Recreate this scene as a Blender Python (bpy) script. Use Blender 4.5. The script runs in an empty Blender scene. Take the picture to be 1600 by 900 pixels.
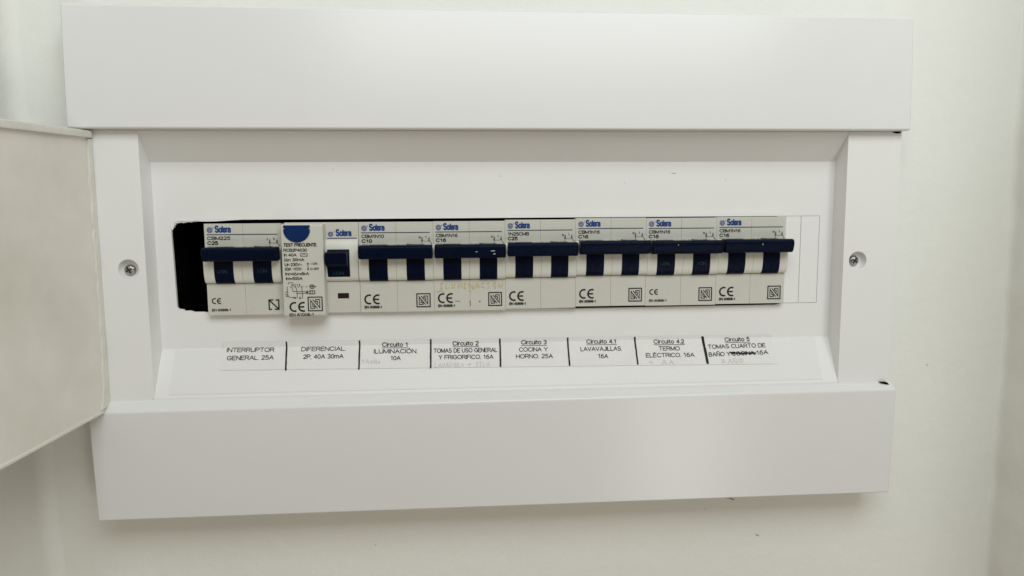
import bpy, bmesh, math, random
from mathutils import Vector, Matrix
random.seed(7)
S = bpy.context.scene
C = S.collection
MM = 0.001

# ------------------------------------------------------------------ camera
def set_camera():
    cd = bpy.data.cameras.new('camera'); co = bpy.data.objects.new('camera', cd); C.objects.link(co)
    yaw, pitch, roll = (math.radians(a) for a in (3.948, -5.804, -0.402))
    f = Vector((math.sin(yaw)*math.cos(pitch), math.cos(yaw)*math.cos(pitch), math.sin(pitch)))
    rt = f.cross(Vector((0, 0, 1))).normalized(); up = rt.cross(f)
    r2 = rt*math.cos(roll) + up*math.sin(roll); u2 = -rt*math.sin(roll) + up*math.cos(roll)
    m = Matrix((r2, u2, -f)).transposed().to_4x4()
    m.translation = Vector((-10, -329.28, 20))*MM
    co.matrix_world = m
    cd.sensor_width = 36; cd.lens = 36*1036.5/1600
    cd.clip_start = 0.005; cd.clip_end = 50
    S.camera = co
set_camera()
S.view_settings.view_transform = 'Standard'; S.view_settings.look = 'None'
S.view_settings.gamma = 1; S.view_settings.exposure = 0.0
W = bpy.data.worlds.new('World'); S.world = W; W.use_nodes = True
bg = W.node_tree.nodes['Background']
bg.inputs[0].default_value = (1.0, 0.84, 0.64, 1); bg.inputs[1].default_value = 0.285

def area(name, loc, target, size, power, col):
    l = bpy.data.lights.new(name, 'AREA'); l.energy = power; l.color = col
    l.shape = 'RECTANGLE'; l.size, l.size_y = size
    o = bpy.data.objects.new(name, l); C.objects.link(o)
    o.location = loc
    o.rotation_euler = (Vector(target)-Vector(loc)).to_track_quat('-Z', 'Y').to_euler()
    return o
area('ceiling_lamp', (0.10, -0.50, 0.46), (0.04, 0, 0.03), (0.6, 0.36), 3.3, (0.935, 1.0, 1.015))
area('low_sheen_fill', (0.33, -0.70, -0.42), (0.09, 0, -0.09), (0.13, 0.40), 0.75, (1.0, 0.985, 0.94))  # added fill from low right, gives the bottom cover its soft sheen

# ------------------------------------------------------------------ materials
def mat(name, col, rough=.5, var=0.0, vscale=60, bump=0.0, bscale=400, spec=.5, metal=0.0, col2=None, detail=4):
    m = bpy.data.materials.new(name); m.use_nodes = True
    nt = m.node_tree; b = nt.nodes['Principled BSDF']
    b.inputs['Roughness'].default_value = rough; b.inputs['Metallic'].default_value = metal
    b.inputs['Specular IOR Level'].default_value = spec
    tc = nt.nodes.new('ShaderNodeTexCoord')
    n = nt.nodes.new('ShaderNodeTexNoise'); n.inputs['Scale'].default_value = vscale; n.inputs['Detail'].default_value = detail
    nt.links.new(tc.outputs['Object'], n.inputs['Vector'])
    r = nt.nodes.new('ShaderNodeValToRGB')
    c2 = col2 if col2 else tuple(c*(1-var) for c in col)
    r.color_ramp.elements[0].color = (*c2, 1); r.color_ramp.elements[1].color = (*col, 1)
    r.color_ramp.elements[0].position = .3; r.color_ramp.elements[1].position = .62
    nt.links.new(n.outputs['Fac'], r.inputs[0]); nt.links.new(r.outputs[0], b.inputs['Base Color'])
    if bump:
        n2 = nt.nodes.new('ShaderNodeTexNoise'); n2.inputs['Scale'].default_value = bscale; n2.inputs['Detail'].default_value = 5
        nt.links.new(tc.outputs['Object'], n2.inputs['Vector'])
        bp = nt.nodes.new('ShaderNodeBump'); bp.inputs['Strength'].default_value = bump; bp.inputs['Distance'].default_value = .001
        nt.links.new(n2.outputs['Fac'], bp.inputs['Height']); nt.links.new(bp.outputs[0], b.inputs['Normal'])
    return m
M = {}
M['wall'] = mat('wall_paint', (.775, .782, .742), .75, .03, 9, .45, 130, .25)
M['cover'] = mat('white_abs_cover', (.725, .727, .725), .25, .015, 14, .10, 13, .42)
M['plate'] = mat('white_faceplate', (.775, .777, .768), .46, .02, 25, .05, 60, .25)
M['strip'] = mat('white_frame', (.775, .775, .765), .40, .015, 25, .04, 50, .4)
M['door'] = mat('aged_door_plastic', (.76, .74, .685), .26, 0, 30, .8, 30, .5, col2=(.66, .635, .57), detail=9)
M['door_rim'] = mat('aged_door_rim', (.70, .69, .63), .3, .06, 90, .4, 260, .5)
M['breaker'] = mat('breaker_thermoplastic', (.56, .56, .505), .42, .03, 60, .06, 300, .4)
M['barrel'] = mat('breaker_barrel', (.66, .66, .60), .38, .03, 60, .05, 300, .4)
M['navy'] = mat('navy_plastic', (.0006, .0042, .019), .36, .35, 180, .25, 500, .08)
M['blue'] = mat('blue_button', (.004, .022, .105), .35, .15, 200, .1, 400, .15)
M['black_int'] = mat('dark_interior', (.003, .003, .003), .8, .3, 100, .1, 300, .05)
M['rail'] = mat('zinc_rail', (.03, .03, .03), .5, .3, 100, .1, 300, .2, metal=.6)
M['steel'] = mat('zinc_screw', (.42, .42, .40), .24, .5, 900, .35, 1200, .5, metal=1.0)
M['steel_dark'] = mat('screw_recess', (.01, .01, .01), .5)
M['ink'] = mat('black_ink', (.012, .012, .014), .55, .3, 500, spec=.2)
M['ink_soft'] = mat('grey_print', (.018, .018, .02), .6, .4, 900, spec=.2)
M['label_ink'] = mat('label_ink', (.012, .012, .013), .6, .4, 900, spec=.2)
M['marker'] = mat('black_marker', (.004, .004, .004), .5, .2, 500, spec=.2)
M['logo_blue'] = mat('logo_blue', (.012, .05, .22), .5, .2, 500, spec=.3)
M['logo_violet'] = mat('logo_violet', (.10, .13, .30), .5, .3, 900, spec=.3)
M['line_navy'] = mat('line_navy', (.012, .022, .075), .5, .2, 500, spec=.3)
M['faint'] = mat('faded_switch_print', (.018, .05, .085), .5, .4, 900, spec=.2)
M['window'] = mat('dark_red_window', (.018, .003, .004), .25, .3, 500)
M['paper'] = mat('label_paper', (.74, .74, .725), .7, .03, 120, .05, 500, .2)
M['tape'] = mat('label_holder', (.735, .74, .73), .42, .01, 40, .04, 60, .25)
M['pencil'] = mat('pencil_grey', (.60, .60, .59), .7, .15, 1500, spec=.2)
M['yellow_pen'] = mat('yellow_pen', (.50, .42, .17), .7, 0, 500, spec=.2, col2=(.56, .53, .38))
M['orange_pen'] = mat('orange_pen', (.55, .40, .24), .7, .1, 700, spec=.2)
M['grime'] = mat('grime', (.07, .065, .06), .8, .4, 900, spec=.1)
M['smudge'] = mat('smudge', (.40, .40, .37), .8, .25, 900, spec=.2)
M['groove'] = mat('groove_shade', (.50, .50, .475), .6, .2, 900, spec=.2)

def wall_detail(m):     # hand rolled plaster: long soft waves on top of the fine grain, and sparse specks
    nt = m.node_tree; b = nt.nodes['Principled BSDF']; tc = [n for n in nt.nodes if n.type == 'TEX_COORD'][0]
    old = b.inputs['Normal'].links[0].from_node
    n = nt.nodes.new('ShaderNodeTexNoise'); n.inputs['Scale'].default_value = 7; n.inputs['Detail'].default_value = 2
    nt.links.new(tc.outputs['Object'], n.inputs['Vector'])
    bp = nt.nodes.new('ShaderNodeBump'); bp.inputs['Strength'].default_value = .35; bp.inputs['Distance'].default_value = .006
    nt.links.new(n.outputs['Fac'], bp.inputs['Height']); nt.links.new(bp.outputs[0], old.inputs['Normal'])
wall_detail(M['wall'])

# ------------------------------------------------------------------ mesh helpers (all in millimetres)
def finish(name, bm, m, parent=None, bevel=0, seg=2, org=(0, 0, 0), angle=32, smooth=True):
    bmesh.ops.remove_doubles(bm, verts=bm.verts, dist=1e-4)
    bmesh.ops.recalc_face_normals(bm, faces=bm.faces)
    if bevel:
        es = [e for e in bm.edges if len(e.link_faces) == 2 and e.calc_face_angle(0) > math.radians(angle)]
        bmesh.ops.bevel(bm, geom=es, offset=bevel, segments=seg, affect='EDGES', profile=.5, clamp_overlap=True)
    bmesh.ops.translate(bm, verts=bm.verts, vec=-Vector(org))
    bmesh.ops.scale(bm, verts=bm.verts, vec=(MM, MM, MM))
    me = bpy.data.meshes.new(name); bm.to_mesh(me); bm.free()
    if smooth:
        me.shade_smooth(); me.set_sharp_from_angle(angle=math.radians(35))
    me.materials.append(m)
    o = bpy.data.objects.new(name, me); C.objects.link(o)
    if smooth and bevel:
        wn = o.modifiers.new('weighted_normal', 'WEIGHTED_NORMAL'); wn.keep_sharp = True
    if parent: o.parent = parent
    return o
def empty(name, loc, label, cat, group=None):
    o = bpy.data.objects.new(name, None); C.objects.link(o)
    o.empty_display_size = .01; o.location = Vector(loc)*MM
    o['label'] = label; o['category'] = cat
    if group: o['group'] = group
    return o
def box(bm, x0, x1, y0, y1, z0, z1):
    v = [bm.verts.new((x, y, z)) for x in (x0, x1) for y in (y0, y1) for z in (z0, z1)]
    for f in ((0, 1, 3, 2), (4, 6, 7, 5), (0, 4, 5, 1), (2, 3, 7, 6), (0, 2, 6, 4), (1, 5, 7, 3)):
        bm.faces.new([v[i] for i in f])
def prism_x(bm, prof, x0, x1):          # prof: (y, z) outline swept along X
    a = [bm.verts.new((x0, y, z)) for y, z in prof]; b = [bm.verts.new((x1, y, z)) for y, z in prof]
    n = len(prof)
    bm.faces.new(a); bm.faces.new(b[::-1])
    for i in range(n): bm.faces.new((a[i], a[(i+1) % n], b[(i+1) % n], b[i]))
def slab(bm, outer, holes, y0, y1):     # outline in X-Z with holes, front at y0, back at y1
    loops = []; es = []
    for lp in [outer]+holes:
        vs = [bm.verts.new((x, y0, z)) for x, z in lp]
        es += [bm.edges.new((vs[i], vs[(i+1) % len(vs)])) for i in range(len(vs))]
        loops.append(vs)
    g = bmesh.ops.triangle_fill(bm, use_beauty=True, use_dissolve=False, edges=es)
    fs = [x for x in g['geom'] if isinstance(x, bmesh.types.BMFace)]
    ex = bmesh.ops.extrude_face_region(bm, geom=fs)
    vs = [x for x in ex['geom'] if isinstance(x, bmesh.types.BMVert)]
    bmesh.ops.translate(bm, verts=vs, vec=(0, y1-y0, 0))
def circle(cx, cz, r, n=40): return [(cx+r*math.cos(2*math.pi*i/n), cz+r*math.sin(2*math.pi*i/n)) for i in range(n)]
def lathe(bm, cx, cz, prof, n=40):      # prof: (radius, y)
    rings = []
    for r, y in prof:
        rings.append([bm.verts.new((cx+r*math.cos(2*math.pi*i/n), y, cz+r*math.sin(2*math.pi*i/n))) for i in range(n)] if r > 1e-6 else [bm.verts.new((cx, y, cz))])
    for a, b in zip(rings, rings[1:]):
        for i in range(n):
            j = (i+1) % n
            if len(a) == 1 and len(b) > 1: bm.faces.new((a[0], b[i], b[j]))
            elif len(b) == 1 and len(a) > 1: bm.faces.new((a[i], a[j], b[0]))
            elif len(a) > 1: bm.faces.new((a[i], a[j], b[j], b[i]))

# flat print: everything is laid out in a local (x right, y up) sheet, then put on a plane
class Print:
    def __init__(self, o, ux=(1, 0, 0), uy=(0, 0, 1), fn=None):
        self.bm = bmesh.new(); self.o = Vector(o); self.ux = Vector(ux).normalized(); self.uy = Vector(uy).normalized()
        self.n = self.ux.cross(self.uy).normalized(); self.k = 0; self.fn = fn
    def P(self, x, y):
        p = self.fn(x, y) if self.fn else self.o + self.ux*x + self.uy*y
        return p + self.n*(self.k % 40)*.0008        # overlapping strokes never share a plane
    def poly(self, pts):
        self.k += 1
        vs = [self.bm.verts.new(self.P(x, y)) for x, y in pts]
        try: self.bm.faces.new(vs)
        except ValueError: pass
    def rect(self, x0, x1, y0, y1): self.poly([(x0, y0), (x1, y0), (x1, y1), (x0, y1)])
    def line(self, pts, w):
        for (x0, y0), (x1, y1) in zip(pts, pts[1:]):
            d = math.hypot(x1-x0, y1-y0) or 1; ex, ey = (x1-x0)/d*w*.3, (y1-y0)/d*w*.3; nx, ny = -(y1-y0)/d*w/2, (x1-x0)/d*w/2
            self.poly([(x0-ex+nx, y0-ey+ny), (x0-ex-nx, y0-ey-ny), (x1+ex-nx, y1+ey-ny), (x1+ex+nx, y1+ey+ny)])
    def frame(self, x0, x1, y0, y1, w):
        self.rect(x0, x1, y0, y0+w); self.rect(x0, x1, y1-w, y1); self.rect(x0, x0+w, y0+w, y1-w); self.rect(x1-w, x1, y0+w, y1-w)
    def arc(self, cx, cy, r, a0, a1, w, n=18):
        p = []
        for i in range(n+1):
            a = math.radians(a0+(a1-a0)*i/n); p.append((cx+(r+w/2)*math.cos(a), cy+(r+w/2)*math.sin(a)))
        q = []
        for i in range(n+1):
            a = math.radians(a0+(a1-a0)*i/n); q.append((cx+(r-w/2)*math.cos(a), cy+(r-w/2)*math.sin(a)))
        for i in range(n): self.poly([p[i], p[i+1], q[i+1], q[i]])
    def text(self, s, x, y, h, w=None, bold=0.0, rot=0.0, shear=0.0, align='L'):
        # x, y: left end of the base line; h: capital height; w: full width of the line. Plain grotesque lettering.
        gl = [GLYPH.get(ch, GLYPH['-']) for ch in s]; gap = .17
        tot = sum(g[0] for g in gl)+gap*(len(gl)-1)
        sw = h*(.135+bold*2.6)
        sx = ((w-sw)/tot) if w else h
        cr, sr = math.cos(rot), math.sin(rot); pen = sw/2
        for g in gl:
            for st in g[1]:
                pts = []
                if st[0] == 'a':
                    _, cx, cy, rx, ry, a0, a1 = st
                    n = max(5, int(abs(a1-a0)/22))
                    pts = [(cx+rx*math.cos(math.radians(a0+(a1-a0)*i/n)), cy+ry*math.sin(math.radians(a0+(a1-a0)*i/n))) for i in range(n+1)]
                else: pts = st
                q = []
                for a, b in pts:
                    a = pen+a*sx+b*h*shear; b = sw/2+b*(h-sw)
                    q.append((x+a*cr-b*sr, y+a*sr+b*cr))
                self.line(q, sw)
            pen += (g[0]+gap)*sx
    def hand(self, s, x, y, h, step, w, seed=1, jit=.12):   # stroke lettering, as written by hand
        rr = random.Random(seed)
        for i, ch in enumerate(s):
            for st in STROKES.get(ch, []):
                pts = [(x+i*step+(a+rr.uniform(-jit, jit)*.6)*step*.72, y+(b+rr.uniform(-jit, jit))*h) for a, b in st]
                self.line(pts, w*rr.uniform(.8, 1.15))
    def done(self, name, m, parent, org=(0, 0, 0)):
        bm = self.bm
        want = self.ux.cross(self.uy)
        for f in bm.faces:
            f.normal_update()
            if f.normal.dot(want) < 0: f.normal_flip()
        bmesh.ops.translate(bm, verts=bm.verts, vec=-Vector(org))
        bmesh.ops.scale(bm, verts=bm.verts, vec=(MM, MM, MM))
        me = bpy.data.meshes.new(name); bm.to_mesh(me); bm.free(); me.materials.append(m)
        o = bpy.data.objects.new(name, me); C.objects.link(o); o.parent = parent
        return o
A_ = 'a'
GLYPH = {' ': (.22, []), '.': (.05, [[(0, 0), (.04, 0)]]), ',': (.06, [[(.04, .03), (0, -.13)]]), '-': (.28, [[(0, .36), (.28, .36)]]), '~': (.5, [[(0, .3), (.13, .4), (.35, .3), (.5, .4)]]), '=': (.5, [[(0, .28), (.5, .28)], [(0, .52), (.5, .52)]]),
 'A': (.72, [[(0, 0), (.36, 1), (.72, 0)], [(.13, .36), (.59, .36)]]), 'B': (.6, [[(0, 0), (0, 1), (.34, 1)], (A_, .34, .77, .22, .23, 90, -90), [(0, .53), (.36, .53)], (A_, .35, .265, .25, .265, 90, -90), [(.35, 0), (0, 0)]]),
 'C': (.7, [(A_, .38, .5, .38, .5, 38, 322)]), 'D': (.68, [[(0, 0), (0, 1), (.26, 1)], (A_, .26, .5, .42, .5, 90, -90), [(.26, 0), (0, 0)]]), 'E': (.56, [[(.56, 1), (0, 1), (0, 0), (.56, 0)], [(0, .53), (.5, .53)]]),
 'F': (.54, [[(.54, 1), (0, 1), (0, 0)], [(0, .52), (.46, .52)]]), 'G': (.74, [(A_, .38, .5, .38, .5, 40, 338), [(.73, .3), (.73, .48), (.42, .48)]]), 'H': (.64, [[(0, 0), (0, 1)], [(.64, 0), (.64, 1)], [(0, .53), (.64, .53)]]),
 'I': (.04, [[(.02, 0), (.02, 1)]]), 'J': (.42, [[(.42, 1), (.42, .25)], (A_, .21, .23, .21, .23, 0, -180)]), 'K': (.6, [[(0, 0), (0, 1)], [(.58, 1), (0, .4)], [(.2, .6), (.6, 0)]]), 'L': (.48, [[(0, 1), (0, 0), (.48, 0)]]),
 'M': (.76, [[(0, 0), (0, 1), (.38, .05), (.76, 1), (.76, 0)]]), 'N': (.64, [[(0, 0), (0, 1), (.64, 0), (.64, 1)]]), 'O': (.78, [(A_, .39, .5, .39, .5, 0, 360)]), 'P': (.58, [[(0, 0), (0, 1), (.33, 1)], (A_, .33, .735, .25, .265, 90, -90), [(.33, .47), (0, .47)]]),
 'Q': (.78, [(A_, .39, .5, .39, .5, 0, 360), [(.5, .2), (.78, -.05)]]), 'R': (.64, [[(0, 0), (0, 1), (.36, 1)], (A_, .36, .745, .25, .255, 90, -90), [(.36, .49), (0, .49)], [(.4, .49), (.64, 0)]]),
 'S': (.6, [(A_, .3, .75, .27, .25, 25, 262), (A_, .3, .26, .29, .26, 82, -158)]), 'T': (.64, [[(0, 1), (.64, 1)], [(.32, 1), (.32, 0)]]), 'U': (.64, [[(0, 1), (0, .33)], (A_, .32, .33, .32, .33, 180, 360), [(.64, .33), (.64, 1)]]),
 'V': (.68, [[(0, 1), (.34, 0), (.68, 1)]]), 'Y': (.68, [[(0, 1), (.34, .45), (.68, 1)], [(.34, .45), (.34, 0)]]), 'Δ': (.7, [[(0, 0), (.35, 1), (.7, 0), (0, 0)]]),
 'a': (.48, [(A_, .24, .5, .21, .22, 160, 0), [(.45, .5), (.45, 0)], (A_, .23, .21, .23, .21, 0, 360)]), 'c': (.46, [(A_, .26, .36, .26, .36, 45, 315)]), 'e': (.52, [[(0, .38), (.52, .38)], (A_, .26, .36, .26, .36, 0, 320)]), 'i': (.04, [[(.02, 0), (.02, .72)], [(.02, .95), (.02, 1)]]),
 'k': (.46, [[(0, 0), (0, 1)], [(.42, .72), (0, .3)], [(.16, .45), (.46, 0)]]), 'l': (.04, [[(.02, 0), (.02, 1)]]), 'm': (.8, [[(0, 0), (0, .72)], (A_, .2, .5, .2, .22, 180, 0), [(.4, .5), (.4, 0)], (A_, .6, .5, .2, .22, 180, 0), [(.8, .5), (.8, 0)]]),
 'n': (.46, [[(0, 0), (0, .72)], (A_, .23, .47, .23, .25, 180, 0), [(.46, .47), (.46, 0)]]), 'o': (.52, [(A_, .26, .36, .26, .36, 0, 360)]), 'r': (.26, [[(0, 0), (0, .72)], (A_, .24, .46, .24, .26, 180, 85)]), 't': (.26, [[(.1, .95), (.1, .1), (.26, .02)], [(0, .72), (.26, .72)]]),
 'u': (.46, [[(.46, 0), (.46, .72)], (A_, .23, .25, .23, .25, 0, -180), [(0, .25), (0, .72)]]),
 '0': (.5, [(A_, .25, .5, .25, .5, 0, 360)]), '1': (.42, [[(.06, .74), (.28, 1), (.28, 0)]]), '2': (.52, [(A_, .26, .73, .25, .27, 165, -30), [(.47, .58), (0, 0), (.52, 0)]]), '3': (.52, [(A_, .25, .75, .23, .25, 150, -90), (A_, .25, .26, .26, .26, 90, -150)]),
 '4': (.54, [[(.4, 0), (.4, 1), (0, .3), (.54, .3)]]), '5': (.52, [[(.47, 1), (.1, 1), (.04, .5)], (A_, .25, .33, .26, .33, 130, -150)]), '6': (.52, [(A_, .26, .32, .26, .32, 0, 360), (A_, .42, .45, .41, .54, 178, 82)]),
 '7': (.5, [[(0, 1), (.5, 1), (.18, 0)]]), '8': (.52, [(A_, .26, .76, .22, .24, 0, 360), (A_, .26, .27, .26, .27, 0, 360)]), '9': (.52, [(A_, .26, .68, .26, .32, 0, 360), (A_, .1, .55, .41, .54, -2, -98)])}
def accented(base, strokes): w, g = GLYPH[base]; return (w, g+strokes)
GLYPH['Ó'] = accented('O', [[(.36, 1.13), (.5, 1.3)]]); GLYPH['É'] = accented('E', [[(.24, 1.13), (.38, 1.3)]]); GLYPH['Ñ'] = accented('N', [[(.14, 1.16), (.26, 1.24), (.4, 1.16), (.52, 1.24)]])
STROKES = {'A': [[(0, 0), (.5, 1), (1, 0)], [(.2, .35), (.85, .4)]], 'B': [[(0, 0), (0, 1), (.7, .85), (.1, .5), (.8, .25), (0, 0)]],
 'N': [[(0, 0), (.05, 1), (.8, 0), (.9, 1)]], 'Ñ': [[(0, 0), (.05, .9), (.8, 0), (.9, .9)], [(.2, 1.15), (.7, 1.2)]],
 'O': [[(.5, 0), (.05, .4), (.3, 1), (.85, .8), (.8, .2), (.45, 0)]], '+': [[(0, .5), (.9, .5)], [(.45, .05), (.45, .95)]],
 'L': [[(.1, 1), (0, 0), (.8, .05)]], 'V': [[(0, 1), (.4, 0), (.9, 1)]], 'D': [[(0, 0), (.05, 1), (.8, .7), (.75, .2), (0, 0)]],
 'R': [[(0, 0), (.05, 1), (.7, .8), (.1, .5), (.8, 0)]], 'S': [[(.8, .9), (.2, .8), (.7, .35), (.1, .05)]], 'I': [[(.3, 0), (.35, 1)], [(0, 1), (.7, 1)], [(0, 0), (.6, 0)]],
 'U': [[(0, 1), (.1, .1), (.7, .1), (.8, 1)]], 'M': [[(0, 0), (.1, 1), (.45, .3), (.8, 1), (.95, 0)]], 'C': [[(.8, .9), (.1, .7), (.2, .1), (.85, .1)]],
 'P': [[(.1, 0), (.1, 1), (.8, .8), (.1, .45)]], 'o': [[(.5, 0), (.1, .3), (.5, .6), (.8, .3), (.5, 0)]], '-': [[(0, .4), (.9, .42)]], ' ': []}

# ------------------------------------------------------------------ the setting
def grid_wall(name, fn, nu, nv, jitter, seed):
    bm = bmesh.new(); rr = random.Random(seed)
    g = [[bm.verts.new(fn(i/nu, j/nv)) for j in range(nv+1)] for i in range(nu+1)]
    for i in range(nu):
        for j in range(nv): bm.faces.new((g[i][j], g[i+1][j], g[i+1][j+1], g[i][j+1]))
    o = finish(name, bm, M['wall']); o['kind'] = 'structure'
    return o
WY = 10.0
def wob(z, s): return .7*math.sin(z*.031+s)+.45*math.sin(z*.083+2*s)+.25*math.sin(z*.21+s)
bm = bmesh.new()
slab(bm, [(-240, -620), (300, -620), (300, 620), (-240, 620)], [[(-160, -42), (-160, 48), (180, 48), (180, -42)]], WY, WY+2)
o = finish('back_wall', bm, M['wall'], smooth=False); o['kind'] = 'structure'
def side(u, v, x, sgn, r, depth, ph):       # concave plastered corner of radius r, then a flat side wall
    d = depth*u*u; z = -620+v*1240
    k = max(0.0, 1-d/r); f = r*(1-math.sqrt(max(0, 1-k*k)))
    return (x+sgn*(-f)+wob(z, ph)*max(0, 1-d/60), WY+.5-d, z)
grid_wall('left_wall', lambda u, v: side(u, v, -223.4, -1, 8, 150, 1), 30, 200, 0, 2)
grid_wall('right_wall', lambda u, v: side(u, v, 283.2, 1, 3.5, 190, 3), 30, 200, 0, 3)
# small marks on the plaster below the board
back = bpy.data.objects['back_wall']
for x, z, pts in ((132.0, -131.5, [(-3, .5), (-1, .9), (1, .2), (2.6, -1.0), (1.8, -1.2), (-.5, -.3)]), (147.5, -153, [(-1.2, .5), (.6, .2), (1.5, -.6), (.4, -.8)]), (118.0, -137.0, [(-.5, .3), (.5, .2), (.3, -.3)]), (240, -60, [(-.4, .6), (.4, .4), (.2, -.7)]), (-60, -150, [(-.5, .3), (.6, .1), (.2, -.4)])):
    P = Print((x, WY-.08, z)); P.poly(pts); P.done('wall_mark', M['smudge'], back)

# ------------------------------------------------------------------ the distribution board
BO = (10, 10, -121.8)
board = empty('distribution_board', BO, 'white flush wall distribution board holding a row of circuit breakers behind an open left door', 'fuse box')
XL, XR = -187.6, 207.6
FL, FR = -159.6, 179.4
def bpart(name, bm, m, bevel=0, seg=2, parent=None, **k): return finish(name, bm, m, parent or board, bevel, seg, org=BO, **k)

def warp(bm, fn):
    for v in bm.verts: v.co = Vector(fn(v.co))
# top cover: the lower edge stands proudest, the front leans back to its top
def cover_profile(pts, rounds):
    return pts
bm = bmesh.new()
prism_x(bm, [(WY-.3, 62.6), (-12.6, 62.6), (-11.6, 80), (-10.2, 100), (-8.7, 117.0), (WY-.3, 117.6)], XL-.2, XR+.4)
warp(bm, lambda c: (c.x+(1 if c.x > 0 else -1)*(.5+1.2*max(0, c.z-62.6)/55), c.y, c.z+(max(0, c.z-62.6)/55)*(1.2 if c.x < 0 else .5)))
bpart('top_cover', bm, M['cover'], 1.1, 3)
bm = bmesh.new()
prism_x(bm, [(WY-.3, -64.0), (-8.4, -64.0), (-12.5, -67.5), (-11.8, -90), (-10.6, -121.2), (WY-.3, -121.8)], XL, XR)
warp(bm, lambda c: (c.x+(.5 if c.x > 0 else -.4), c.y, c.z-(1.1 if c.z < -100 else (1.2 if c.x < 0 else -.4) if c.z < -66 else 0)))
bottom_cover = bpart('bottom_cover', bm, M['cover'], .8, 3)
# raised maker's plate, almost invisible, on the bottom cover
P = Print((0, -11.55, 0), uy=(0.03, .0, 1))
bm = bmesh.new()
for x0, x1, z0, z1 in ((167.4, 197.4, -98.4, -98.0), (167.4, 197.4, -110.0, -109.6), (167.4, 167.8, -109.6, -98.4), (197.0, 197.4, -109.6, -98.4)):
    yb = lambda z: -11.8+(-90-z)/31.2*1.2
    prism_x(bm, [(yb(z0)-.05, z0), (yb(z1)-.05, z1), (yb(z1)+.4, z1), (yb(z0)+.4, z0)], x0, x1)
bpart('embossed_frame', bm, M['cover'], parent=bottom_cover)
bottom_org = (0, 0, 0)

# side strips of the frame, with the round screw wells
SCREWS = [(-167.6, -1.5, 4.6, -168.3, -2.0), (187.1, -1.3, 4.5, 186.6, -1.5)]
for k, (x0, x1) in enumerate(((XL+.6, FL), (FR, XR-.7))):
    cx, cz, r, hx, hz = SCREWS[k]
    bm = bmesh.new()
    slab(bm, [(x0, -64.4), (x1, -64.4), (x1, 62.57), (x0, 62.57)], [circle(cx, cz, r)], -8, 8)
    s = bpart('side_strip', bm, M['strip'], .35, 2)
    bm = bmesh.new()
    lathe(bm, cx, cz, [(r+.3, -7.0), (r-.05, -7.0), (r-.35, -5.2), (r-.9, -4.6), (2.0, -4.3), (0, -4.3)])
    bpart('screw_well', bm, M['strip'])
    bm = bmesh.new()
    lathe(bm, hx, hz, [(0, -6.3), (.8, -6.28), (1.7, -6.0), (2.35, -5.5), (2.6, -4.9), (2.6, -3.8), (0, -3.8)])
    sc = bpart('screw', bm, M['steel'])
    bm = bmesh.new(); a0 = .5+k*.5
    for a in (a0, a0+math.pi/2):
        c_, s_ = math.cos(a), math.sin(a); l, w = 1.55, .34
        pts = [(hx+c_*i*l-s_*j*w, hz+s_*i*l+c_*j*w) for i, j in ((-1, -1), (1, -1), (1, 1), (-1, 1))]
        slab(bm, pts, [], -6.36-(.01 if a != a0 else 0), -5.2)
    bpart('cross_recess', bm, M['steel_dark'])
# little dark openings where the covers overhang the frame
for poly, y in (([(201.8, 62.1), (204.6, 61.6), (206.4, 62.1), (206.2, 62.55), (203.0, 62.5)], -8.25), ([(-185.6, 61.6), (-182.6, 60.9), (-182.0, 62.5), (-185.6, 62.5)], -8.25)):
    bm = bmesh.new(); slab(bm, poly, [], y, y+.8); bpart('hinge_slot', bm, M['black_int'], smooth=False)
bm = bmesh.new(); slab(bm, [(201.0, -63.9), (204.6, -63.9), (206.3, -65.6), (204.4, -65.2)], [], -9.9, -7.9); bpart('hinge_slot', bm, M['black_int'], smooth=False)

# faceplate: sloped head, flat field with the long opening, sloped foot
OL, ORt, OT, OB = -152.0, 172.4, 21.4, -23.8
rr = random.Random(3)
hole = [(ORt, OB), (ORt, OT), (153.6, OT), (-118.5, OT-.05), (-124, OT-.35), (-131, OT-.8), (-137, OT-.85)]
for x, z in ((-138.6, 20.7), (-141.9, 20.45), (-142.4, 20.15), (-143.4, 20.4), (-146.3, 19.9), (-146.6, 20.25), (-149.4, 19.75), (-149.8, 19.0), (-150.4, 18.7), (-150.3, 18.0), (-151.7, 17.2), (-151.9, 14.0), (-151.6, 3)): hole.append((x, z))
for x, z in ((-151.2, -21.0), (-150.4, -21.9), (-148.2, -22.2), (-147.8, -22.9), (-145.2, -22.8), (-143.1, -23.5), (-139.0, -23.5), (-136.0, -24.0), (-100, -24.0), (9.2, -24.1), (45, -24.75), (150, -24.5), (153.4, -23.8)): hole.append((x, z))
bm = bmesh.new()
slab(bm, [(FL-.6, -41.7), (FR+.6, -41.7), (FR+.6, 48.9), (FL-.6, 48.9)], [hole[::-1]], 3, 4.4)
prism_x(bm, [(-8.0, 61.6), (3.0, 48.9), (4.4, 48.9), (4.4, 62.5), (-8.0, 62.5)], FL-.6, FR+.6)
SD = Vector((0, -11, -21.8)).normalized()
prism_x(bm, [(3.0, -41.7), (-8.0, -63.5), (-8.0, -64.4), (4.4, -64.4), (4.4, -41.7)], FL-.6, FR+.6)
bpart('faceplate', bm, M['plate'], smooth=False)
# thin flap left over at the torn corners
bm = bmesh.new(); slab(bm, [(-152.2, 21.6), (-139.0, 21.3), (-143.0, 20.6), (-148.6, 20.9), (-149.0, 19.9), (-150.0, 20.3), (-150.6, 17.4), (-151.2, 16.5), (-152.3, 18.5)], [], 2.6, 3.0)
bpart('torn_edge', bm, M['strip'], smooth=False)
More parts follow.
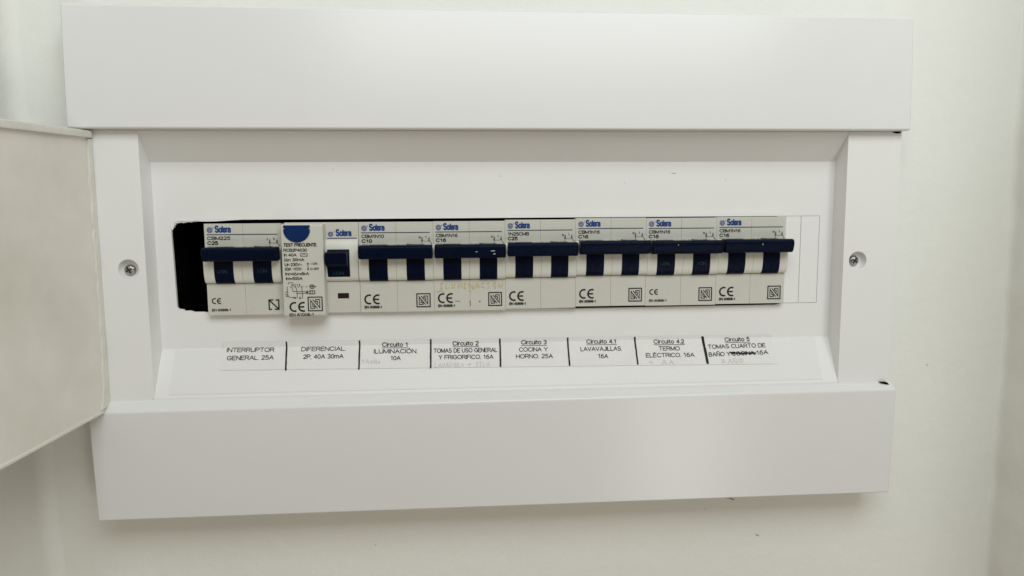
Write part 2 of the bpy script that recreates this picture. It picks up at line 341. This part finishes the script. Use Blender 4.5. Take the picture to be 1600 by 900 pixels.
# blanking plates closing the right end of the opening
bm = bmesh.new(); slab(bm, [(150, OB+.15), (162.4, OB+.15), (162.4, OT-.15), (150, OT-.15)], [], 3.05, 4.2); bpart('blanking_plate', bm, M['plate'], .12, 1)
bm = bmesh.new(); slab(bm, [(162.62, OB+.15), (172.25, OB+.15), (172.25, OT-.15), (162.62, OT-.15)], [], 3.05, 4.2); bpart('blanking_plate', bm, M['plate'], .12, 1)
bm = bmesh.new(); box(bm, 156, 174, 3.9, 5, OB-1, OT+1); bpart('blanking_backing', bm, M['groove'])
# dark inside of the box, and the rail
bm = bmesh.new(); slab(bm, [(-158, -40), (178, -40), (178, 46), (-158, 46)], [[(-156, -38), (176, -38), (176, 44), (-156, 44)]], 4.6, 62)
box(bm, -158, 178, 62, 64, -40, 46); bpart('back_box', bm, M['black_int'], smooth=False)
bm = bmesh.new(); box(bm, -155, 175, 52, 53.5, -18, 17); box(bm, -155, 175, 47, 52, -18, -16.8); box(bm, -155, 175, 47, 52, 15.8, 17); bpart('mounting_rail', bm, M['rail'], smooth=False)

# clear label channel on the sloped foot (thin raised sheet)
def L(X, t, lift=0.0):      # point on the foot: t mm down from the crease (negative: above it, on the flat field)
    n = (Vector((0, -1, 0))+Vector((0, SD.z, -SD.y))).normalized()
    p = Vector((X, 3.0, -41.7-t)) if t <= 0 else Vector((X, 3.0, -41.7))+SD*t
    return p+n*lift
def foot_sheet(name, m, fn_top, fn_bot, x0, x1, lift, thick, parent, org, nx=24, cre=True):
    bm = bmesh.new(); rows = []
    for k in range(4):
        row = []
        for i in range(nx+1):
            X = x0+(x1-x0)*i/nx; a, b = fn_top(X), fn_bot(X)
            ts = [a, 0.0, b*.5, b] if a < 0 else [a, a+(b-a)*.33, a+(b-a)*.66, b]
            row.append(bm.verts.new(L(X, ts[k], lift+.12*(k in (0,))*math.sin(X*.05)**2)))
        rows.append(row)
    fs = [bm.faces.new((rows[k][i], rows[k][i+1], rows[k+1][i+1], rows[k+1][i])) for k in range(3) for i in range(nx)]
    ex = bmesh.ops.extrude_face_region(bm, geom=fs)
    bmesh.ops.translate(bm, verts=[v for v in ex['geom'] if isinstance(v, bmesh.types.BMVert)], vec=(0, thick, thick*.3))
    return finish(name, bm, m, parent, org=org, smooth=False)
foot_sheet('label_channel', M['tape'], lambda X: .35, lambda X: 22.8, -153.0, 171.6, .22, .4, board, BO)

# ------------------------------------------------------------------ open door
hx, hy = -181.2, -8.0
th = math.radians(4.3)
dd = Vector((-math.sin(th), -math.cos(th), 0)); dn = Vector((math.cos(th), -math.sin(th), 0))   # dn: towards the board (inner face)
def D(u, w, z): return Vector((hx, hy, 0))+dd*u+dn*w+Vector((0, 0, z-u*.05))
ZT, ZB = 62.0, -68.3
rr = random.Random(11)
def door_slab(bm, outline, w0, w1):
    a = [bm.verts.new(D(u, w0, z)) for u, z in outline]; b = [bm.verts.new(D(u, w1, z)) for u, z in outline]
    bm.faces.new(a); bm.faces.new(b[::-1]); n = len(a)
    for i in range(n): bm.faces.new((a[i], a[(i+1) % n], b[(i+1) % n], b[i]))
bm = bmesh.new()
out = [(330, ZB), (330, ZT), (1.0, ZT)]
for i in range(24):
    z = ZT-1-(ZT-ZB-6)*i/23; out.append((rr.uniform(-.35, .45)+.5*math.sin(i*.7), z))
out += [(.8, ZB+3.0), (2.2, ZB+1.2), (4.5, ZB+.2)]
door_slab(bm, out, -2.0, .6)
door = bpart('door', bm, M['door'], .3, 2)
bm = bmesh.new()        # raised lip round the inner face
door_slab(bm, [(330, ZT+.05), (330, ZT-3.4), (1.2, ZT-3.2), (.5, ZT+.05)], -2.05, 2.4)
bpart('door_lip', bm, M['door_rim'], .5, 2, parent=door)
bm = bmesh.new()
inner = []; outer = []
for i in range(40):
    z = ZT-3.6-(ZT-ZB-8.5)*i/39
    inner.append((3.2+rr.uniform(-.5, .5)+(1.8*max(0, (i-31)/8)), z)); outer.append((-.2+rr.uniform(-.3, .35)+.5*math.sin(i*.45), z))
door_slab(bm, outer+[(2.0, ZB+2.2), (6.5, ZB+1.6)]+inner[::-1], .2, 1.6)
bpart('door_lip', bm, M['door_rim'], .35, 2, parent=door)
bm = bmesh.new()
door_slab(bm, [(330, ZB+1.8), (330, ZB-.05), (5.5, ZB-.05), (3.2, ZB+1.4)], -2.05, 1.4)
bpart('door_lip', bm, M['door_rim'], .4, 2, parent=door)

# ------------------------------------------------------------------ circuit breakers: local x 0..36, z 0 (bottom)..44.4, front face y = 0
H = 44.4
def drum_profile(depth=3.5, z0=15.6, z1=33.2, y0=0.3, inset=0):
    p = []
    n = 16
    for i in range(n+1):
        a = math.pi*i/n
        z = (z0+z1)/2-math.cos(a)*(z1-z0)/2; y = y0-(math.sin(a)**.62)*(depth-inset)
        p.append((y, z))
    return p
def pole_housing(bm, x0, x1):
    # behind the barrel the front steps back; cheeks above and below
    g = .02
    prism_x(bm, [(0, 0), (-.1, 15.4), (1.2, 15.7), (1.2, 33.0), (0, 33.3), (0, H), (40, H), (40, 0)], x0+g, x1-g)
def make_poles(parent, x0, xm, x1):
    hs = []
    for a, b in ((x0, xm), (xm, x1)):
        bm = bmesh.new(); pole_housing(bm, a, b); h = finish('pole_housing', bm, M['breaker'], parent, .14, 2)
        bm = bmesh.new(); prism_x(bm, drum_profile(), a+.06, b-.04); finish('barrel', bm, M['barrel'], h, 0)
        hs.append(h)
    return hs
def drum_y(z, depth, z0, z1, y0):
    c = max(-1, min(1, -(z-(z0+z1)/2)*2/(z1-z0))); return y0-(math.sin(math.acos(c))**.62)*depth
def handle(x0, x1):
    bm = bmesh.new()
    pr = drum_profile(3.75, 15.4, 33.2, 0.3)
    prism_x(bm, pr, x0, x1); return finish('toggle', bm, M['navy'], None, .12, 1)
BAR = [(-3.0, 33.2), (-8.6, 33.3), (-9.9, 32.5), (-10.1, 30.6), (-9.2, 27.6), (-8.4, 26.7), (-6.4, 26.5), (-3.0, 27.0)]
def brand(parent, x=0.0, zt=H, wline=33.2, sx=1.0):
    # swirl emblem, small dot, word and underline
    P = Print((x, -.07, zt))
    P.arc(2.7, -3.05, 1.15, 0, 360, .36, 20); P.arc(2.7, -3.05, .5, 0, 360, .4, 12)
    for k in range(8):
        a = k*math.pi/4; P.line([(2.7+.6*math.cos(a), -3.05+.6*math.sin(a)), (2.7+1.5*math.cos(a+.5), -3.05+1.5*math.sin(a+.5))], .22)
    P.done('logo_emblem', M['logo_violet'], parent)
    P = Print((x, -.07, zt))
    P.arc(4.35, -1.95, .12, 0, 360, .26, 8)
    P.text('S', 5.0, -4.4, 3.6, 2.0*sx, .03); P.text('olera', 6.75, -4.4, 3.3, 5.9*sx, .03)
    P.done('brand_print', M['logo_blue'], parent)
    P = Print((x, -.07, zt)); P.rect(1.2, 1.2+wline, -5.45, -5.05)
    P.done('brand_line', M['line_navy'], parent)
def ce(P, x, y, h, w=.62):
    r = h/2-w/2
    P.arc(x+h/2, y+h/2, r, 68, 292, w, 16)
    P.arc(x+h/2+h*.83, y+h/2, r, 68, 292, w, 16)
    P.rect(x+h*.83+w*.9, x+h/2+h*.83+r*.25, y+h/2-w*.45, y+h/2+w*.45)
def nmark(P, x, y, s):
    P.frame(x, x+s, y, y+s, s*.075)
    w = s*.055; a, b = x+s*.2, x+s*.8; c, d = y+s*.2, y+s*.8; g = s*.15
    P.line([(a+g*.9, d), (b, c+g*.3)], w); P.line([(a, d-g*.5), (b-g*1.1, c)], w)
    P.line([(a, d), (a, c), (a+s*.27, c), (a+s*.27, c+g*.8), (a+g*.9, c+g*.9), (a+g*.9, d-g*2)], w)
    P.line([(b, c), (b, d), (b-s*.27, d), (b-s*.27, d-g*.8), (b-g*.9, d-g*.9), (b-g*.9, c+g*2)], w)
def nmark_plain(P, x, y, s):
    w = s*.13
    P.line([(x, y), (x, y+s), (x+s*.42, y+s)], w); P.line([(x+s, y+s), (x+s, y), (x+s*.6, y)], w)
    P.line([(x, y+s), (x+s, y)], w); P.line([(x, y), (x+s*.25, y)], w); P.line([(x+s, y+s), (x+s*.72, y+s*.98)], w)
def ratings(parent, model, rate, p1='N', p2='1'):
    P = Print((0, -.07, H))
    P.text(model, 1.3, -7.85, 1.75, 10.9, .022)
    P.text(p1, 29.0, -8.3, 1.2, None, .02); P.text(p2, 32.1, -8.1, 1.2, None, .02)
    for x in (30.6, 34.0):
        P.poly([(x, -7.3), (x-.35, -8.7), (x+.35, -8.7)]); P.rect(x-.5, x+.3, -9.4, -8.9)
    P.line([(30.5, -9.4), (30.5, -13)], .22); P.line([(30.5, -9.5), (33.6, -9.6)], .12); P.line([(34.0, -9.2), (34.8, -10.4), (35.1, -10.5), (35.2, -12)], .24)
    P.text('230V~', 1.4, -12.2, 1.35, 4.6, .01)
    P.poly([(19.0, -10.7), (18.4, -12), (19.6, -12)]); P.text('I-ON', 21.2, -12.0, 1.25, 4.6, .0, shear=.2)
    P.done('rating_print', M['ink_soft'], parent)
    P = Print((0, -.07, H)); P.text(rate, 1.3, -10.2, 1.85, 5.1, .035); P.done('rating_print', M['ink'], parent)
def marks(parent, big=True, nm='frame', en=None):
    P = Print((0, -.20, 0))
    if big: ce(P, 1.8, 3.9, 5.0, .78); P.text('EN 60898-1', 1.9, 1.9, 1.35, 8.6, .03)
    else: ce(P, 2.0, 5.6, 2.9, .5); P.text('EN 60898-1', 1.9, 2.0, 1.25, 9.0, .02)
    P.done('conformity_mark', M['ink'], parent)
    if nm:
        P = Print((0, -.20, 0))
        (nmark if nm == 'frame' else nmark_plain)(P, *((27.2, 2.1, 7.0) if nm == 'frame' else (29.0, 2.6, 4.6)))
        P.done('quality_mark', M['ink'] if nm != 'frame' else M['ink_soft'], parent)
def on_print(tog, x, z, w=4.4):
    P = Print((0, 0, 0), fn=lambda x, y: Vector((x, drum_y(y, 3.75, 15.4, 33.2, .3)-.08, y)))
    P.text('I-ON', x, z, 1.75, w, .0); P.done('switch_print', M['faint'], tog)
def copy_tree(o, parent=None):
    c = o.copy(); C.objects.link(c); c.parent = parent
    for ch in list(o.children): copy_tree(ch, c)
    return c
def make_breaker():
    t = empty('circuit_breaker', (0, 0, 0), 'x', 'circuit breaker')
    make_poles(t, 0, 18, 36)
    for a, b in ((4.9, 13.9), (23.0, 31.8)):
        h = handle(a, b); h.parent = t
    bm = bmesh.new(); prism_x(bm, BAR, .95, 35.85); finish('toggle_bar', bm, M['navy'], t, .5, 3)
    brand(t)
    return t
SEAMS = [-135.3, -99.15, -62.15, -26.0, 9.45, 44.8, 80.55, 117.0, 153.1]
proto = make_breaker()
GR = 'circuit breakers clipped side by side in the board'
BR = [  # seam index, bottom z, model, rate, big CE, N mark, printed switches, label
 (0, -24.9, 'CBM225', 'C25', False, 'plain', True, 'main C25 breaker at the left end beside the black empty slot', '1', '3'),
 (2, -24.6, 'CBM1N10', 'C10', True, 'frame', False, 'C10 breaker right of the residual current device, above the Circuito 1 text', 'N', '1'),
 (3, -24.5, 'CBM1N16', 'C16', True, 'frame', False, 'C16 breaker with faded yellow handwriting under its switches', 'N', '1'),
 (4, -24.0, '1N25CMB', 'C25', True, None, False, 'C25 breaker without a square quality mark, above the Circuito 3 text', 'N', '1'),
 (5, -23.4, 'CBM1N16', 'C16', True, 'frame', False, 'C16 breaker above the Circuito 4.1 LAVAVAJILLAS text', 'N', '1'),
 (6, -23.6, 'CBM1N16', 'C16', False, 'frame', True, 'C16 breaker with a small CE mark and I-ON printed on its switches', 'N', '1'),
 (7, -23.3, 'CBM1N16', 'C16', True, 'frame', False, 'C16 breaker at the right end of the row beside the white blanking plate', 'N', '1')]
trees = [proto]+[copy_tree(proto) for _ in BR[1:]]
for t, (si, zb, model, rate, big, nm, on, lab, p1, p2) in zip(trees, BR):
    x0, x1 = SEAMS[si], SEAMS[si+1]
    t.location = Vector((x0, 0 if si else -.3, zb))*MM; t.scale = ((x1-x0)/36, 1, 1)
    t['label'] = lab; t['category'] = 'circuit breaker'; t['group'] = GR
    ratings(t, model, rate, p1, p2); marks(t, big, nm)
    if si == 0:
        b_ = [c for c in t.children if c.name.startswith('toggle_bar')][0]; b_.location.x = .0007; b_.scale.x = .985
    if on:
        tg = [c for c in t.children if c.name.startswith('toggle') and 'bar' not in c.name]
        on_print(tg[0], 6.6, 20.6); on_print(tg[1], 25.2, 20.6 if si else 20.8)
    if si == 3:
        P = Print((0, -.21, 0)); P.hand('ILUMINACION', 3.0, 11.2, 2.6, 2.95, .42, 5, .16); P.hand('--', 1.2, 9.0, 1.6, 2.2, .35, 2); P.done('handwriting', M['yellow_pen'], t)
        P = Print((0, -.215, 0)); P.line([(1.6, 9.6), (3.2, 9.9), (5.0, 9.7)], .4); P.done('handwriting', M['orange_pen'], t)
        P = Print((0, -.215, 0)); P.line([(18.05, 2.6), (18.0, 4.8)], .35); P.rect(17.9, 18.1, 9.2, 10.2)
        P.line([(22.6, 4.4), (23.2, 4.6)], .4); P.line([(10.5, 4.9), (13, 4.6)], .18); P.done('grime_mark', M['grime'], t)
    # worn plastic nicks on some bars
    nicks = {3: [(20.8, 29.6, 1.2, .22), (28.2, 29.9, 2.3, .3), (29.6, 28.4, 1.0, .45)], 7: [(19.4, 30.3, .22, 1.0)], 6: [(13.0, 31.0, .5, .3)], 4: []}.get(si)
    if nicks:
        P = Print((0, -10.14, 0), uy=(0, .12, 1))
        P.o = Vector((0, -10.16-.12*30+.0, 0)); 
        P = Print((0, -10.22, 0))
        for x, z, w, h in nicks: P.poly([(x, z), (x+w*.9, z+h*.1), (x+w, z+h*.9), (x+w*.2, z+h)])
        P.done('scuff', M['barrel'], t)

# ------------------------------------------------------------------ residual current device
rx0, rx1 = SEAMS[1], SEAMS[2]
RO = (rx0, 0, -24.6)
rcd = empty('residual_current_device', RO, 'residual current device with blue test button and TEST FRECUENTE printed on its raised left half', 'circuit breaker')
def rpart(name, bm, m, bevel=0, parent=None, **k): return finish(name, bm, m, parent or rcd, bevel, 2, **k)
bm = bmesh.new(); prism_x(bm, [(.3, 0), (.2, 15.4), (1.4, 15.7), (1.4, 33.3), (.2, 33.6), (.2, H), (40, H), (40, 0)], 1.4, 36.9)
hs = rpart('device_housing', bm, M['breaker'], .28)
bm = bmesh.new(); prism_x(bm, drum_profile(3.4, 15.6, 36.2, .8), 20.6, 36.7); rpart('barrel', bm, M['barrel'], parent=hs)
bm = bmesh.new(); prism_x(bm, [(-5.8, -.9), (-6.5, 0), (-6.5, 42.8), (-6.0, 43.6), (0, 43.8), (10, 43.8), (10, -.9)], 1.5, 21.2)
tm = rpart('test_module', bm, M['breaker'], .5)
# blue test button: flat head, half round body, notches
def dshape(cx, zt, r, cut):
    p = [(cx-r*.98, zt), (cx+r*.98, zt), (cx+r*.98, zt-1.2), (cx+r*.86, zt-1.5), (cx+r*.98, zt-1.9)]
    for i in range(1, 18): a = -math.pi*i/18; p.append((cx+r*math.cos(a), zt-2.0+(r*.98)*math.sin(a)))
    return p+[(cx-r*.98, zt-1.9), (cx-r*.86, zt-1.5), (cx-r*.98, zt-1.2)]
bm = bmesh.new(); slab(bm, dshape(9.0, 43.1, 6.3, 0), [], -6.9, -5.5); tb = rpart('test_button', bm, M['blue'], .15)
TZ = 43.6
P = Print((1.7, -6.58, TZ))
row = lambda py: -(py-349.5)/3.28
P.text('TEST FRECUENTE', .8, row(384.5), 1.7, 15.6, .03); P.done('device_print', M['ink'], tm)
P = Print((1.7, -6.58, TZ))
for s, y, x, w in (('RCB2P4030', 392.3, .8, 11.0), ('In 40A', 399.8, .9, 6.0), ('IΔn 30mA', 407.3, 1.0, 9.4), ('Un 230V~', 414.8, 1.1, 8.2), ('63A', 421.8, 1.2, 2.9), ('Inc=IΔc=6kA', 429.3, 1.2, 11.2), ('Im=500A', 436.8, 1.4, 7.8), ('I ON', 413.2, 13.4, 3.0), ('O OFF', 421.5, 13.0, 4.2), ('N 1 1 3', 446.5, 4.0, 4.0), ('N  2', 467.0, 4.6, 3.6)):
    P.text(s, x, row(y), 1.5 if w > 4.5 or s == '63A' else 1.15, w, .02)
P.frame(8.6, 12.0, row(400.2), row(394.5), .2); P.line([(9.0, row(398.5)), (10.3, row(396)), (11.6, row(398.5))], .2)
P.line([(12.0, row(410.5)), (12.0, row(420.5))], .28); P.poly([(12, row(409.2)), (11.4, row(412.2)), (12.6, row(412.2))]); P.poly([(12, row(421.8)), (11.4, row(418.8)), (12.6, row(418.8))])
P.frame(5.6, 8.4, row(421.2), row(417.2), .2); P.line([(4.7, row(419.2)), (9.3, row(419.2))], .2)
# wiring diagram
d = lambda px, py: ((px-442)/3.28, row(py))
for pts in ([(450, 443), (450, 441), (458, 441)], [(448, 447), (448, 455)], [(455, 447), (457, 455), (471, 455)], [(461, 446), (463, 455), (463, 465)], [(470, 446), (471, 455), (471, 466)],
            [(447, 459), (451, 464), (461, 464)], [(462, 458), (476, 458)], [(470, 455), (476, 455)]):
    P.line([d(*q) for q in pts], .24)
for k in range(6): P.line([d(452+k*6, 447.6), d(455+k*6, 447.6)], .2)
P.frame(*[(445.5-442)/3.28, (449-442)/3.28], row(463), row(455), .22)
P.frame((483-442)/3.28, (490-442)/3.28, row(450.5), row(444.5), .3); P.line([d(486.5, 444), d(486.5, 451)], .3); P.line([d(482, 447.5), d(493, 447.5)], .3)
P.poly([d(476, 456.5), d(479, 453), d(480, 456.5), d(479, 460)]); P.frame((481-442)/3.28, (491-442)/3.28, row(459.5), row(453.5), .35)
for x in (484, 487): P.line([d(x, 453.5), d(x, 459.5)], .25)
P.done('device_print', M['ink_soft'], tm)
P = Print((1.7, -6.58, TZ)); ce(P, 2.5, row(487.3), 4.9, .8); P.text('EN 61008-1', 2.4, row(494.2), 1.5, 11.6, .02); P.done('conformity_mark', M['ink'], tm)
P = Print((1.7, -6.58, TZ)); nmark(P, 11.2, row(486.6), 7.1); P.done('quality_mark', M['ink_soft'], tm)
# right half: brand, switch, window
P = Print((0, .13, 0)); dx = 22.0
P.arc(dx+1.5, 38.6, 1.1, 0, 360, .36, 20); P.arc(dx+1.5, 38.6, .5, 0, 360, .4, 12)
for k in range(8):
    a = k*math.pi/4; P.line([(dx+1.5+.6*math.cos(a), 38.6+.6*math.sin(a)), (dx+1.5+1.25*math.cos(a+.5), 38.6+1.25*math.sin(a+.5))], .22)
P.done('logo_emblem', M['logo_violet'], hs)
P = Print((0, .13, 0)); P.arc(dx+3.1, 39.7, .12, 0, 360, .26, 8); P.text('S', dx+3.9, 37.5, 3.6, 2.0, .03); P.text('olera', dx+5.7, 37.5, 3.3, 5.9, .03); P.done('brand_print', M['logo_blue'], hs)
P = Print((0, .13, 0)); P.rect(dx-.3, 36.0, 36.4, 36.8); P.done('brand_line', M['line_navy'], hs)
bm = bmesh.new(); prism_x(bm, drum_profile(3.9, 17.0, 33.0, .6), 22.0, 32.7); tg = rpart('toggle', bm, M['navy'], .15)
bm = bmesh.new(); prism_x(bm, [(-2.5, 30.0), (-7.4, 30.2), (-8.2, 29.6), (-7.2, 24.6), (-4.0, 22.6), (-2.0, 22.6)], 21.9, 32.2); rpart('toggle_lever', bm, M['navy'], .3, parent=tg)
P = Print((0, 0, 0), fn=lambda x, y: Vector((x, drum_y(y, 3.9, 17.0, 33.0, .6)-.12, y))); P.text('I-ON', 24.6, 18.8, 1.8, 5.2, 0)
P.done('switch_print', M['faint'], tg)
bm = bmesh.new(); box(bm, 21.8, 33.0, -.3, .6, 15.6, 16.9); rpart('switch_sill', bm, M['barrel'], .15, parent=hs)
bm = bmesh.new(); box(bm, 26.0, 31.4, .12, .9, 7.1, 9.7); rpart('indicator_window', bm, M['window'])

# ------------------------------------------------------------------ paper label strip
LO = (10, 0, -56)
lab = empty('label_strip', LO, 'printed white paper strip naming the circuits, stuck along the board below the breakers', 'label')
tt = lambda X: -2.8+1.6*(X+130)/280
tbm = lambda X: 11.2+3.0*(X+130)/280
foot_sheet('paper_strip', M['paper'], tt, tbm, -130.3, 148.9, .5, .16, lab, LO, 40)
org0 = L(0, .001, .62); upv = -SD
def lprint(lift=.62): return Print(org0, uy=upv, fn=lambda x, y: L(x, -y, lift))
cells = [
 [('INTERRUPTOR', -128.3, -105.3, 2.2, 2.5, 0), ('GENERAL. 25A', -127.7, -105.2, 6.3, 6.4, 0)],
 [('DIFERENCIAL.', -92.2, -70.4, 2.5, 2.6, 0), ('2P, 40A 30mA', -91.0, -71.3, 6.4, 6.5, 0)],
 [('Circuito 1', -52.6, -39.6, 1.0, 1.2, 1), ('ILUMINACIÓN.', -56.6, -34.9, 4.4, 4.7, 0), ('10A', -48.3, -43.2, 8.0, 8.1, 0)],
 [('Circuito 2', -17.4, -4.2, 1.1, 1.3, 1), ('TOMAS DE USO GENERAL', -26.9, 5.1, 4.7, 4.9, 0), ('Y FRIGORIFICO. 16A', -24.5, 3.1, 8.1, 8.4, 0)],
 [('Circuito 3', 17.3, 30.4, 1.2, 1.4, 1), ('COCINA Y', 16.1, 30.8, 5.0, 5.1, 0), ('HORNO. 25A', 14.4, 33.2, 8.5, 8.7, 0)],
 [('Circuito 4.1', 50.8, 66.4, 1.5, 1.7, 1), ('LAVAVAJILLAS.', 47.5, 68.9, 5.4, 5.5, 0), ('16A', 56.1, 61.4, 9.2, 9.4, 0)],
 [('Circuito 4.2', 85.7, 101.8, 2.2, 2.4, 1), ('TERMO', 88.0, 99.0, 5.9, 6.1, 0), ('ELÉCTRICO. 16A', 80.9, 106.2, 9.4, 9.6, 0)],
 [('Circuito 5', 123.3, 136.6, 1.9, 1.8, 1), ('TOMAS CUARTO DE', 113.9, 144.5, 5.6, 5.3, 0), ('BAÑO Y', 113.7, 125.2, 9.7, 9.5, 0), ('COCINA.', 125.9, 138.4, 9.5, 9.3, 0), ('16A', 138.9, 145.3, 9.3, 9.0, 0)]]
for cell in cells:
    P = lprint()
    for s, x0, x1, t0, t1, ul in cell:
        rot = -math.atan2(t1-t0, x1-x0)
        P.text(s, x0, -t0, 2.3, x1-x0, .012 if ul else .004, rot)
        if ul: P.line([(x0, -t0-.55), (x1, -t1-.55)], .26)
    P.done('printed_text', M['label_ink'], lab, LO)
def on_label(X, t): # marker strokes follow the crease of the paper
    return L(X, t, .66)
for (xa, ta, xb, tb_, w) in ((-99.5, -2.6, -98.9, 11.9, .85), (-63.7, -2.5, -63.5, 12.3, .85), (-28.3, -2.5, -28.3, 12.4, .85), (6.6, -2.1, 6.5, 12.6, .85), (41.2, -1.9, 41.4, 12.9, .85), (76.0, -1.6, 76.3, 13.0, .85), (111.6, -1.2, 112.6, 13.4, 1.35)):
    bm = bmesh.new(); rows = []
    for k in range(9):
        t = ta+(tb_-ta)*k/8 if k != 1 else 0.0
        X = xa+(xb-xa)*k/8+random.uniform(-.06, .06); ww = w/2*random.uniform(.88, 1.08)
        rows.append((bm.verts.new(on_label(X-ww, t)), bm.verts.new(on_label(X+ww, t))))
    for a, b in zip(rows, rows[1:]): bm.faces.new((a[0], a[1], b[1], b[0]))
    for f in bm.faces:
        f.normal_update()
        if f.normal.y > 0: f.normal_flip()
    bmesh.ops.translate(bm, verts=bm.verts, vec=-Vector(LO)); bmesh.ops.scale(bm, verts=bm.verts, vec=(MM,)*3)
    me = bpy.data.meshes.new('divider_line'); bm.to_mesh(me); bm.free(); me.materials.append(M['marker'])
    o = bpy.data.objects.new('divider_line', me); C.objects.link(o); o.parent = lab
P = lprint(.70)
rr = random.Random(4); z = []
for k in range(17): z.append((125.6+k*.78, -8.2+(.42 if k % 2 else -.42)*rr.uniform(.6, 1.2)))
P.line(z, .55); P.line([(125.0, -7.6), (130, -8.2), (138.6, -8.3)], .7); P.done('crossing_out', M['marker'], lab, LO)
P = lprint(); P.hand('PAoNo', -62.0, -9.4, 2.0, 1.9, .32, 3); P.done('pencil_note', M['pencil'], lab, LO)
P = lprint(); P.hand('LAVADORA + SILU', -26.2, -12.1, 2.1, 1.85, .32, 8); P.done('pencil_note', M['pencil'], lab, LO)
P = lprint(); P.hand('+', 82.3, -13.2, 2.2, 3.2, .34, 8); P.hand('AA', 88.8, -13.1, 2.2, 3.6, .34, 9); P.done('pencil_note', M['pencil'], lab, LO)
P = lprint(); P.hand('BAÑO', 120.2, -13.3, 2.3, 3.0, .3, 12); P.done('pencil_note', M['pencil'], lab, LO)

for x, y, z, pts, par in ((95.0, 2.9, 43.0, [(-1.2, .2), (.9, .35), (1.4, 0), (-.8, -.15)], board), (7.5, 2.9, 42.0, [(-1.2, .35), (0, .1), (1.1, -.35), (.2, -.2)], board), (70, 2.9, 38.5, [(-.4, .2), (.4, .2), (.3, -.3)], board), (-74, 2.9, 45.5, [(-.3, .2), (.5, .1), (.1, -.4)], board), (122, 2.9, 40, [(-.5, .15), (.6, .1), (0, -.25)], board)):
    P = Print((x, y, z)); P.poly(pts); P.done('scuff', M['groove'], par, BO)
